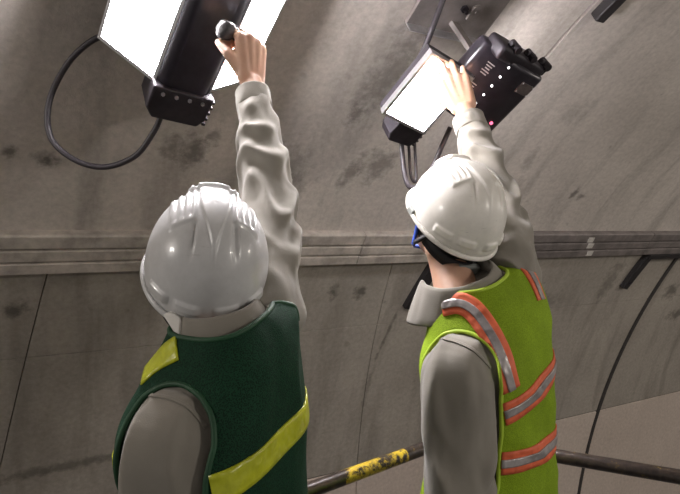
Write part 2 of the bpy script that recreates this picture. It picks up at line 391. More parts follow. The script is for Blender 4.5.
# ---------------------------------------------------------------- twin-panel tunnel lamps
def make_lamp(o, X, Y, Z, label, hl, prof, cast, wings, detail):
    # o: lower end of the housing's front; X across, Y along the lamp, Z out of the wall; prof: housing section (x, z)
    hd = -min(q[1] for q in prof); xr = max(q[0] for q in prof); xl = min(q[0] for q in prof)
    root = empty('tunnel_lamp', o-Z*hd, label, 'lamp', 'twin-panel tunnel lamps on the vault')
    M = frame(X, Y, Z, o)
    bm = bmesh.new(); lo = [bm.verts.new(M @ V((x, .0, z))) for x, z in prof]; hi = [bm.verts.new(M @ V((x, hl, z))) for x, z in prof]; n = len(prof)
    bm.faces.new(lo); bm.faces.new(hi)
    for k in range(n): bm.faces.new((lo[k], lo[(k+1) % n], hi[(k+1) % n], hi[k]))
    finish('housing', bm_mesh('housing', bm), M_HOUSING, root, smooth=True, bevel=.016)
    # finned end casting with its bolts
    cx, cw, cy, cz, cd = cast; CM = M @ Matrix.Translation((cx, cy, cz)); bm = bmesh.new()
    vs = [(-cw, .11), (-cw, .03), (-cw*.74, 0), (cw*.80, 0), (cw, .03), (cw, .11)]
    lo = [bm.verts.new(CM @ V((x, y, -cd))) for x, y in vs]; hi = [bm.verts.new(CM @ V((x, y, 0))) for x, y in vs]
    bm.faces.new(hi); bm.faces.new(lo[::-1])
    for k in range(6): bm.faces.new((lo[k], lo[(k+1) % 6], hi[(k+1) % 6], hi[k]))
    ec = finish('end_casting', bm_mesh('end_casting', bm), M_FIN, root, smooth=False, bevel=.006)
    for k in range(5):
        bm = bmesh.new(); bbox(bm, (cw+.001, .014+k*.021, -cd*.45), (.012, .009, cd*.86), CM); finish('fin', bm_mesh('fin', bm), M_FIN, ec, smooth=False, bevel=.002)
    for k in range(4):
        bm = bmesh.new(); q = CM @ V((-cw*.66+k*cw*.44, .09, -.002)); bcyl(bm, q, q+Z*.008, .006, n=6); finish('bolt', bm_mesh('bolt', bm), M_ALU, ec, smooth=False)
    # swept-back light panels
    for sgn, hx, hy, hz, ww, wl, sweep in wings:
        a = R(sweep); px_ = (X*sgn*math.cos(a)-Z*math.sin(a)).normalized(); pn = (Z*math.cos(a)+X*sgn*math.sin(a)).normalized()
        PM = frame(px_, Y, pn, M @ V((hx, hy, hz)))
        bm = bmesh.new(); bbox(bm, (ww/2, wl/2, -.028), (ww, wl, .04), PM)
        pan = finish('light_panel', bm_mesh('light_panel', bm), M_FIN, root, smooth=False, bevel=.006)
        bm = bmesh.new(); fw = .011
        for c_, s_ in (((ww/2, fw/2, 0), (ww, fw, .03)), ((ww/2, wl-fw/2, 0), (ww, fw, .03)), ((fw/2, wl/2, 0), (fw, wl-2*fw, .03)), ((ww-fw/2, wl/2, 0), (fw, wl-2*fw, .03))):
            bbox(bm, c_, s_, PM)
        finish('frame', bm_mesh('frame', bm), M_ALU, pan, smooth=False)
        bm = bmesh.new(); bbox(bm, (ww/2, wl/2, -.003), (ww-2*fw, wl-2*fw, .012), PM)
        finish('glowing_lens', bm_mesh('glowing_lens', bm), M_GLOW, pan, smooth=False)
        for k in range(5):
            bm = bmesh.new(); bbox(bm, (ww*(.12+.19*k), wl/2, -.058), (.008, wl*.9, .03), PM); finish('cooling_fin', bm_mesh('cooling_fin', bm), M_FIN, pan, smooth=False)
    # top cover and hinges
    bm = bmesh.new(); bbox(bm, ((xl+xr)/2, hl+.004, -hd*.5), ((xr-xl)*.86, .05, hd*.75), M); finish('top_cover', bm_mesh('top_cover', bm), M_FIN, root, smooth=True, bevel=.012)
    for k in range(3):
        bm = bmesh.new(); q = M @ V((lerp(xl, xr, .28+.32*k), hl+.036, -.045)); bcyl(bm, q-Z*.02, q+Z*.03, .014, n=12); bcyl(bm, q-X*.024, q+X*.024, .011, n=10); bbox(bm, (0, -.02, 0), (.03, .03, .04), frame(X, Y, Z, q))
        finish('hinge', bm_mesh('hinge', bm), M_FIN, root, smooth=False, bevel=.002)
    if detail:
        e0, e1 = V((prof[1][0], 0, prof[1][1])), V((prof[2][0], 0, prof[2][1])); sl = e1-e0; ln = Y.cross(X)
        sn = V((-sl.z, 0, sl.x)).normalized()
        for k in range(6):
            q = e0+sl*.80+V((0, .05+k*.040, 0))+sn*.001; bm = bmesh.new(); bsph(bm, M @ q, (.0042), 8); finish('indicator', bm_mesh('indicator', bm), M_LED, root)
        for row, (yy, nn) in enumerate(((.225, 5), (.14, 4))):
            for k in range(nn):
                q = e0+sl*.42+V((0, yy-k*.010, 0))+sn*.0008; wv = .030-.006*((k*7+row) % 3); bm = bmesh.new()
                bbox(bm, (0, 0, 0), (wv, .0035, .0012), M @ frame(sl.normalized(), V((0, 1, 0)), sn*1.0, q)); finish('printed_line', bm_mesh('printed_line', bm), M_PRINT, root, smooth=False)
        for k, mm in ((0, M_LED), (1, M_LEDR)):
            bm = bmesh.new(); q = M @ V((xr*(.0+.50*k)-.01, .040+.012*k, .0)); bcyl(bm, q-Z*.002, q+Z*.005, .0062, n=12)
            finish('indicator', bm_mesh('indicator', bm), mm, root, label='white indicator lamp' if k == 0 else 'red indicator lamp')
        PMt = M @ Matrix.Translation((xr*.42, hl-.06, .0015))
        bm = bmesh.new(); bbox(bm, (0, 0, 0), (.066, .042, .004), PMt); npl = finish('name_plate', bm_mesh('name_plate', bm), M_PLATE, root, smooth=False)
        for sx in (-1, 1):
            for sy in (-1, 1):
                bm = bmesh.new(); bsph(bm, PMt @ V((sx*.029, sy*.017, .002)), .003, 8); finish('rivet', bm_mesh('rivet', bm), M_ALU, npl)
    return root, M
def lerp(a, b, t): return a+(b-a)*t
# near lamp, above the green-vested worker
s0 = .80
o1 = at(174, 117, 1.72)
n1 = (wnorm(s0)).normalized(); y1 = (wup(s0)+AV*.16).normalized(); n1 = (n1-y1*n1.dot(y1)).normalized(); x1 = y1.cross(n1)
lampA, MA = make_lamp(o1, x1, y1, n1, 'glaring twin-panel tunnel lamp with dark central housing above the green-vested worker', .66,
    [(-.082, -.12), (-.082, -.03), (-.06, 0), (.06, 0), (.082, -.03), (.082, -.12)], (0, .092, -.012, .012, .12),
    [(-1, -.072, .085, -.035, .22, .56, 48), (1, .072, .10, -.035, .215, .56, 40)], False)
# far lamp, with driver box and status lights
o2 = at(474, 130, 2.06)
n2 = wnorm(1.0); y2 = (wup(1.0)+AV*.22).normalized(); n2 = (n2-y2*n2.dot(y2)).normalized(); x2 = y2.cross(n2)
lampB, MB = make_lamp(o2, x2, y2, n2, 'tunnel lamp with glossy black driver box and indicator lights over the lime-vested worker', .275,
    [(-.175, -.13), (-.175, -.075), (-.055, 0), (.085, 0), (.105, -.02), (.105, -.13)], (-.175, .070, -.205, -.075, .08),
    [(-1, -.145, -.110, -.05, .195, .27, 12), (1, .085, .03, -.11, .12, .24, 85)], True)
for root, M, hl, hd, s_ in ((lampA, MA, .66, .12, .9), (lampB, MB, .275, .13, 1.1)):
    for yy in (.16, hl-.12):
        bm = bmesh.new(); p = M @ V((0, yy, -hd+.01)); q = p-wnorm(s_)*.55
        # reach back to the vault
        for k in range(200):
            q = p-wnorm(s_)*(k*.004); r_ = q-OV; inw = r_.dot(NV); zz = r_.z
            best = min(TAB, key=lambda kk: abs(TAB[kk][1]-zz) if kk > -50 and kk < 240 else 9)
            if inw < TAB[best][0]-.005: break
        X = V(M.col[0][:3]); Y = V(M.col[1][:3])
        d = p-q; mid = (p+q)/2
        bbox(bm, (0, 0, 0), (.05, .012, d.length), frame(X, d.normalized().cross(X).normalized(), d.normalized(), mid))
        finish('mounting_arm', bm_mesh('mounting_arm', bm), M_PLATEG, root, smooth=False)

# grey mounting plate on the vault behind the far lamp, with bolts and an eye lug
mp = empty('mounting_plate', wall(1.46, 1.2, 0), 'grey steel mounting plate bolted to the vault above the far lamp', 'plate')
MPm = frame(AV, wup(1.35), wnorm(1.35), wall(1.55, 1.36, .0))
bm = bmesh.new(); bbox(bm, (0, 0, .008), (.38, .23, .02), MPm); pl = finish('plate', bm_mesh('plate', bm), M_PLATEG, mp, smooth=False, bevel=.003)
bm = bmesh.new(); bbox(bm, (0, -.112, .034), (.38, .007, .05), MPm); finish('lip', bm_mesh('lip', bm), M_ALU, mp, smooth=False, bevel=.002)
for (u_, v_, dd) in ((437, 1, 2.13), (464, 8, 2.15)):
    bm = bmesh.new(); q = at(u_, v_, dd); n = wnorm(1.35); bcyl(bm, q-n*.03, q+n*.03, .008, n=8); bcyl(bm, q-n*.0, q+n*.012, .016, n=6); finish('bolt', bm_mesh('bolt', bm), M_FIN, mp, smooth=False)
bm = bmesh.new(); q = at(475, 12, 2.16); n = wnorm(1.35); t_ = wup(1.35)
LM = frame(AV, t_, n, q); bbox(bm, (0, -.012, 0), (.036, .05, .01), LM); bcyl(bm, q+t_*.013-n*.005, q+t_*.013+n*.005, .018, n=16); bcyl(bm, q-n*.02, q+n*.012, .007, n=8)
finish('lug', bm_mesh('lug', bm), M_PLATEG, mp, smooth=False)

# cables
def cable(pts, rad, label, samples=8):
    me = tube_mesh('power_cable', pts, rad, 10, samples)
    return finish('power_cable', me, M_CABLE, None, label=label, cat='cable')
cable([at(118, 30, 1.78), at(90, 42, 1.78), at(66, 66, 1.79), at(49, 103, 1.79), at(51, 138, 1.79), at(75, 160, 1.79), at(105, 167, 1.79), at(135, 156, 1.78), at(153, 133, 1.76), at(161, 116, 1.745), at(165, 108, 1.74)], .0095,
      'black rubber cable looping down from the near lamp to its housing end')
cable([at(452, -25, 2.05), at(440, 8, 2.05), at(426, 45, 2.08), at(414, 70, 2.14), at(405, 110, 2.2)], .011, 'straight dark cable coming down from the top edge behind the far lamp')
cable([at(402, 118, 2.2), at(402, 150, 2.15), at(407, 183, 2.12), at(418, 186, 2.12), at(432, 168, 2.13), at(442, 146, 2.13), at(450, 128, 2.15)], .010, 'dark cable hanging in a loop below the far lamp')
cable([at(407, 116, 2.22), at(409, 150, 2.18), at(411, 176, 2.16), at(416, 180, 2.16), at(415, 150, 2.18), at(414, 120, 2.2)], .006, 'thin dark cable doubled up beside the loop below the far lamp')

# ---------------------------------------------------------------- work platform
PZ = .915
C_ = V((.37, 1.86, 0)); Ld = V((-.77, -.64, 0)).normalized(); Rd = V((.89, -.45, 0)).normalized()
A_ = C_+Ld*2.5; B_ = C_+Rd*1.75
D_ = V((-.55, -1.55, 0)); E_ = V((1.75, -1.3, 0))
poly = [A_, C_, B_, E_, D_]
pf = empty('work_platform', (.4, .3, 0), 'lift platform with worn black and yellow tubular guard rail', 'platform')
bm = bmesh.new(); lo = [bm.verts.new(p+V((0, 0, -.10))) for p in poly]; hi = [bm.verts.new(p) for p in poly]
bm.faces.new(hi); bm.faces.new(lo)
for k in range(5): bm.faces.new((lo[k], lo[(k+1) % 5], hi[(k+1) % 5], hi[k]))
finish('deck', bm_mesh('deck', bm), M_DECK, pf, smooth=False, bevel=.01)
def bar(p, q, m, name='guard_rail', r=.0205, uvs=True):
    n = 14; L = (q-p).length; ns = 24; me = tube_mesh(name, [p+(q-p)*k/ns for k in range(ns+1)], r, n, 0)
    ul = me.uv_layers.new(name='uv'); d = (q-p).normalized()
    for pp in me.polygons:
        for li in pp.loop_indices:
            co = me.vertices[me.loops[li].vertex_index].co; ul.data[li].uv = ((co-p).dot(d)/L, co.z)
    return finish(name, me, m, pf)
zr = V((0, 0, PZ))
top = [(C_, A_, M_BAR), (C_, B_, M_BAR2), (B_, E_, M_BAR2), (E_, D_, M_BAR2), (D_, A_, M_BAR2)]
for (p, q, m) in top:
    bar(p+zr, q+zr, m); bar(p+V((0, 0, .48)), q+V((0, 0, .48)), M_BAR2, 'mid_rail', .016)
for p in poly: bar(p+V((0, 0, -.02)), p+zr, M_BAR2, 'post')
bm = bmesh.new(); c = V((.4, .1, 0)); bcyl(bm, c+V((0, 0, -.1)), c+V((0, 0, -1.5)), .10, n=20); bcyl(bm, c+V((0, 0, -1.4)), c+V((0, 0, -2.7)), .14, n=20); bbox(bm, (c.x, c.y, -2.85), (1.3, .9, .3))
finish('lift_mast', bm_mesh('lift_mast', bm), M_BRACKET, pf, smooth=False)

# ---------------------------------------------------------------- people
def lerp(a, b, t): return a+(b-a)*t
class Torso:
    def __init__(s, secs): s.secs = secs
    def sec(s, t):                                # t in 0..1 -> centre, X half vector, Y half vector (forward)
        n = len(s.secs)-1; x = min(max(t, 0), 1)*n; i = min(int(x), n-1); f = x-i; S = s.secs
        def cr(k):
            p = [S[max(i-1, 0)][k], S[i][k], S[i+1][k], S[min(i+2, n)][k]]
            return .5*(2*p[1]+(p[2]-p[0])*f+(2*p[0]-5*p[1]+4*p[2]-p[3])*f*f+(3*p[1]-p[0]-3*p[2]+p[3])*f**3)
        z, cx, cy, hw, hd, yaw, roll = [cr(k) for k in range(7)]
        a, ro = R(yaw), R(roll); r = V((math.cos(a), math.sin(a), 0)); fw = V((-math.sin(a), math.cos(a), 0))
        return V((cx, cy, z)), (r*math.cos(ro)+V((0, 0, math.sin(ro)))), fw, hw, hd
    def pt(s, t, th, inf=0, e=.80):
        c, X, Y, hw, hd = s.sec(t); ca, sa = math.cos(th), math.sin(th)
        back = 1.0+(.05 if sa < 0 else 0)
        return c+X*((hw+inf)*math.copysign(abs(ca)**e, ca))+Y*((hd+inf)*back*math.copysign(abs(sa)**e, sa))
def add_grid(bm, rows, cap=True):
    vv = [[bm.verts.new(p) for p in r] for r in rows]; n = len(rows[0])
    for i in range(len(rows)-1):
        for k in range(n): k2 = (k+1) % n; bm.faces.new((vv[i][k], vv[i][k2], vv[i+1][k2], vv[i+1][k]))
    if cap: bm.faces.new(vv[0][::-1]); bm.faces.new(vv[-1])
def limb(bm, pts, rads, n=28, samples=14, fold=None, hint=None):
    P = spline(pts, samples); RR = [v[0] for v in spline([V((r, 0, 0)) for r in rads], samples)]
    rows = []; prev = V(hint) if hint else None; L = 0
    for i, p in enumerate(P):
        t = (P[min(i+1, len(P)-1)]-P[max(i-1, 0)]).normalized()
        x = (prev-t*prev.dot(t)) if prev else t.orthogonal()
        x.normalize(); y = t.cross(x); prev = x
        if i: L += (p-P[i-1]).length
        row = []
        for k in range(n):
            a = 2*math.pi*k/n; r = RR[i]
            if fold: r += fold(L, a, i/(len(P)-1))
            row.append(p+(x*math.cos(a)+y*math.sin(a))*r)
        rows.append(row)
    add_grid(bm, rows)
def folds(seed, amp, freq, tw=1.0, vert=0.):
    def f(L, a, t):
        nz = noise.noise(V((math.cos(a)*.8+seed, math.sin(a)*.8, L*4)))
        ph = L*freq+tw*.9*math.sin(a+seed)+.35*math.sin(2*a+seed*3)+nz*1.3
        w = .5+.5*math.sin(ph*2*math.pi); w = w**1.8
        m = .25+.75*sstep(-.3, .3, noise.noise(V((math.cos(a)*.9+seed*2, math.sin(a)*.9, L*3.5+5))))
        r = amp*(w-.4)*m+amp*.22*noise.noise(V((math.cos(a)*2, math.sin(a)*2+seed, L*14)))
        if vert:                                  # long folds hanging down the sleeve
            q = .5+.5*math.sin(3*a+seed+2.2*noise.noise(V((seed, math.cos(a)*.6, L*3)))+L*4)
            r += vert*(q**2.2-.35)*sstep(.12, .35, t)
        return r
    return f
def add_hand(bm, wrist, d, n, side, curls, spread=4, thumb=(40, 20, 15), sc=1.0):
    # d: wrist to knuckles, n: out of the back of the hand, side: +1 right hand, -1 left hand; thumb direction is x
    d = V(d).normalized(); n = V(n); n = (n-d*n.dot(d)).normalized(); x = n.cross(d)*side
    tips = []
    offs = (.029, .0095, -.0105, -.029); lens = (.073, .081, .075, .058); kn = (.088, .092, .087, .079); rad = (.0098, .0100, .0095, .0083)
    wrist = V(wrist)
    kps = []
    for i in range(4):
        b0 = wrist+(x*offs[i]*.62+d*.004)*sc; k = wrist+(x*offs[i]+d*kn[i]+n*(.004 if i in (1, 2) else 0))*sc
        bcaps(bm, b0, k, .0165*sc, .0128*sc); kps.append(k)
        c1, c2, c3 = curls[i] if isinstance(curls[0], (tuple, list)) else curls
        sp = R(spread*(1.5-i)); dd = (d*math.cos(sp)+x*math.sin(sp)).normalized()
        a = 0; p = k; r0 = rad[i]*sc
        for q, (c_, fr) in enumerate(zip((c1, c2, c3), (.46, .30, .24))):
            a += R(c_); v = dd*math.cos(a)-n*math.sin(a); e = p+v*lens[i]*fr*sc; r1 = r0*(.93 if q < 2 else .86)
            bcaps(bm, p, e, r0, r1); p = e; r0 = r1
        tips.append(p)
    bcaps(bm, kps[0]*.6+wrist*.4, kps[3]*.5+wrist*.5, .013*sc, .012*sc)
    bsph(bm, wrist+(x*.018+d*.035-n*.008)*sc, .019*sc, 12); bsph(bm, wrist+(-x*.020+d*.035-n*.007)*sc, .017*sc, 12)
    t0 = wrist+(x*.020+d*.018-n*.006)*sc; o1, o2, o3 = (R(q) for q in thumb)
    v1 = (x*math.sin(o1)+d*math.cos(o1)-n*.35).normalized(); e1 = t0+v1*.046*sc
    v2 = (v1*math.cos(o2)-x*math.sin(o2)*.8-n*math.sin(o2)*.6).normalized(); e2 = e1+v2*.034*sc
    v3 = (v2*math.cos(o3)-x*math.sin(o3)*.8-n*math.sin(o3)*.6).normalized(); e3 = e2+v3*.026*sc
    bcaps(bm, t0, e1, .0165*sc, .0122*sc); bcaps(bm, e1, e2, .0118*sc, .0108*sc); bcaps(bm, e2, e3, .0105*sc, .0085*sc)
    return dict(x=x, d=d, n=n, knuckles=kps, tips=tips, wrist=wrist)
def head_frame(yaw, pitch, roll):
    a, p, ro = R(yaw), R(pitch), R(roll)
    f = V((-math.sin(a)*math.cos(p), math.cos(a)*math.cos(p), math.sin(p))); r = V((math.cos(a), math.sin(a), 0)); u = r.cross(f)
    r2 = r*math.cos(ro)+u*math.sin(ro); return r2, f, r2.cross(f)
def make_helmet(parent, Hc, r, f, u, m, ext):
    M = frame(r, f, u, Hc); NA, NH = 168, 84; rows = []
    HW, HLf, HLb, HH = .113, .138, .134, .152
    def feat(x, y, z, h):
        ax_ = abs(x); d = 0.
        top = sstep(.30, .55, h)
        # raised centre ridge that tapers to a point at the back
        w = .026*sstep(-.115, .02, y)+.0005; d += .0055*(1-sstep(w-.003, w+.002, ax_))*sstep(-.12, -.07, y)*top
        # three grooves either side running back from the front
        for gx in (.040, .052, .064):
            d -= .0034*math.exp(-((ax_-gx)/.0028)**2)*sstep(-.032, -.020, y)*(1-sstep(.092, .104, y))
        # stepped shoulder panel around the grooves
        pnl = sstep(.030, .034, ax_)*(1-sstep(.072, .078, ax_))*sstep(-.040, -.034, y)*(1-sstep(.100, .108, y)); d += .0032*pnl
        # darts behind the panels
        d -= .0050*math.exp(-((ax_-(.034-.25*(y+.04)*.25))/.004)**2)*sstep(-.105, -.07, y)*(1-sstep(-.045, -.036, y))
        # front crest block
        d += .010*(1-sstep(.040, .047, ax_))*sstep(.070, .078, y)*(1-sstep(.104, .118, y))*top
        # embossed windows low at the back
        if y < -.03:
            an = math.degrees(math.atan2(x, -y)); hz = sstep(.07, .085, h)*(1-sstep(.19, .21, h))
            for c_, w_ in ((-44, 11), (-16, 9), (14, 9), (42, 10)):
                d += .0052*hz*(1-sstep(w_-1.0, w_+.4, abs(an-c_)))
        return d
    for i in range(NH+1):
        h = math.sin(i/NH*math.pi/2)**1.0; sc = max(0., 1-h**2.35)**(1/2.1); row = []
        for k in range(NA):
            a = 2*math.pi*k/NA; ca, sa = math.cos(a), math.sin(a)
            x = HW*sc*ca; y = (HLf if sa > 0 else HLb)*sc*sa; z = HH*h
            nn = V((x/HW**2, y/HLf**2, max(z, .004)/HH**2)).normalized()
            p = V((x, y, z))+nn*feat(x, y, z, h)
            if i == 0: p.z -= .012*(1 if sa < 0 else .6)*abs(sa)
            row.append(p)
        rows.append(row)
    bm = bmesh.new(); vv = [[bm.verts.new(M @ p) for p in rw] for rw in rows[:-1]]; tp = bm.verts.new(M @ V((0, 0, HH+.005)))
    for i in range(NH-1):
        for k in range(NA): k2 = (k+1) % NA; bm.faces.new((vv[i][k], vv[i][k2], vv[i+1][k2], vv[i+1][k]))
    for k in range(NA): bm.faces.new((vv[-1][k], vv[-1][(k+1) % NA], tp))
    he = finish('helmet', bm_mesh('helmet', bm), m, parent, label=ext)
    so = he.modifiers.new('thick', 'SOLIDIFY'); so.thickness = .003; so.offset = -1
    # rim lip and front brim
    bm = bmesh.new(); rows = []
    for (dr, dz) in ((0, .006), (.004, .004), (.0065, -.001), (.005, -.005), (.0, -.006), (-.003, -.002)):
        row = []
        for k in range(NA):
            a = 2*math.pi*k/NA; ca, sa = math.cos(a), math.sin(a); brim = max(0, sa)**3
            rr = dr+(brim*.040 if dr > .003 else 0)
            row.append(M @ V(((HW+dr)*ca, (HLf+rr if sa > 0 else HLb+dr)*sa, dz-.012*(1 if sa < 0 else .6)*abs(sa)-(brim*.012 if dr > .003 else 0))))
        rows.append(row)
    rows.append(rows[0]); vv = [[bm.verts.new(p) for p in rw] for rw in rows[:-1]]
    for i in range(6):
        for k in range(NA): k2 = (k+1) % NA; bm.faces.new((vv[i][k], vv[i][k2], vv[(i+1) % 6][k2], vv[(i+1) % 6][k]))
    finish('rim', bm_mesh('rim', bm), m, he)
    # nape band with adjuster
    def strip(name, pts, wdir, wd, th, mm):
        P = spline(pts, 6); bm = bmesh.new(); prev = None
        rows = []
        for i, p in enumerate(P):
            t = (P[min(i+1, len(P)-1)]-P[max(i-1, 0)]).normalized(); wv = (wdir-t*wdir.dot(t)).normalized(); nn = t.cross(wv)
            rows.append([p+wv*wd/2+nn*th/2, p+wv*wd/2-nn*th/2, p-wv*wd/2-nn*th/2, p-wv*wd/2+nn*th/2])
        add_grid(bm, rows); return finish(name, bm_mesh(name, bm), mm, he)
    ring = []
    for k in range(13):
        a = R(-180+180*k/12); ring.append(M @ V((.088*math.cos(a), .113*math.sin(a), -.026-.030*abs(math.sin(a)))))
    strip('nape_band', ring, u, .028, .004, M_BLACKSTRAP)
    q = M @ V((.0, -.115, -.058)); bm = bmesh.new(); bbox(bm, (.012, 0, 0), (.062, .016, .024), frame(r, f, u, q)); finish('adjuster', bm_mesh('adjuster', bm), M_BUCKLE, he, smooth=False, bevel=.004)
    for sg in (-1, 1):
        strip('chin_strap', [M @ V((sg*.100, .0, -.004)), M @ V((sg*.088, -.002, -.05)), M @ V((sg*.070, .015, -.088)), M @ V((sg*.045, .042, -.117)), M @ V((0, .052, -.126))], f, .014, .003, M_BLUE)
        strip('rear_strap', [M @ V((sg*.088, -.05, -.012)), M @ V((sg*.088, -.025, -.05)), M @ V((sg*.073, .010, -.085))], f, .012, .003, M_BLACKSTRAP)
    # side clip
    if m is M_HELM: return he
    q = M @ V((-.113, .02, .004)); bm = bmesh.new(); bbox(bm, (0, 0, 0), (.012, .030, .018), frame(r, f, u, q)); finish('side_clip', bm_mesh('side_clip', bm), M_BUCKLE, he, smooth=False, bevel=.003)
    return he
def ribbon(name, P, Nn, width, off, m, parent, bvh=None, th=.0025):
    # tape lying on a surface: P centre line points, Nn surface normals
    if len(P) < 3: return None
    rows = []; bm = bmesh.new(); K = 6
    for i, p in enumerate(P):
        t = (P[min(i+1, len(P)-1)]-P[max(i-1, 0)]).normalized(); s_ = Nn[i].cross(t).normalized(); row = []
        for k in range(K+1):
            q = p+s_*width*(k/K-.5)
            if bvh:
                h = bvh.find_nearest(q, .05)
                if h[0] is not None: q = h[0]+h[1]*off if h[1].dot(Nn[i]) > 0 else h[0]-h[1]*off
            row.append(q)
        rows.append((row, Nn[i]))
    top = [[bm.verts.new(q+n_*th) for q in r_] for r_, n_ in rows]; bot = [[bm.verts.new(q-n_*.001) for q in r_] for r_, n_ in rows]
    for i in range(len(rows)-1):
        for k in range(K):
            bm.faces.new((top[i][k], top[i+1][k], top[i+1][k+1], top[i][k+1])); bm.faces.new((bot[i][k], bot[i][k+1], bot[i+1][k+1], bot[i+1][k]))
        bm.faces.new((top[i][0], bot[i][0], bot[i+1][0], top[i+1][0])); bm.faces.new((top[i][K], top[i+1][K], bot[i+1][K], bot[i][K]))
    for i in (0, len(rows)-1):
        for k in range(K): bm.faces.new((top[i][k], top[i][k+1], bot[i][k+1], bot[i][k]))
    return finish(name, bm_mesh(name, bm), m, parent)
def smooth_pts(P, it=3):
    for _ in range(it): P = [P[0]]+[(P[i-1]+P[i]*2+P[i+1])/4 for i in range(1, len(P)-1)]+[P[-1]]
    return P
def tape_set(paths, m_list, parent, bvh):
    for P, Nn in paths:
        P = smooth_pts(P); Nn = [n.normalized() for n in smooth_pts(Nn, 6)]
        for (nm, wd, off, m) in m_list: ribbon(nm, P, Nn, wd, off, m, parent, bvh)
def on_surface(bvh, poly, n=10):                # centre line given as picture points, laid on the garment's own surface
    P = spline([V((u, v, 0)) for u, v in poly], n); o = V((0, 0, ZC)); out = ([], [])
    for q in P:
        d = at(q.x, q.y, 1)-o; h = bvh.ray_cast(o, d.normalized(), 4)
        if h[0] is None: continue
        nn = h[1] if h[1].dot(d) < 0 else -h[1]
        out[0].append(h[0]); out[1].append(nn)
    return out
def around(bvh, c, X, Y, up, n=120, gap=(75, 105)):  # level band: rays from the spine outwards
    segs = []; cur = ([], [])
    for k in range(n+1):
        dg = -270+gap[0]+0+(360)*k/n
        dg = gap[1]-360+(360-(gap[1]-gap[0]))*k/n
        a = R(dg); d = (X*math.cos(a)+Y*math.sin(a)).normalized(); h = bvh.ray_cast(c+d*.6, -d, .6)
        if h[0] is None:
            if len(cur[0]) > 4: segs.append(cur)
            cur = ([], []); continue
        cur[0].append(h[0]); cur[1].append(h[1] if h[1].dot(d) > 0 else -h[1])
    if len(cur[0]) > 4: segs.append(cur)
    return segs

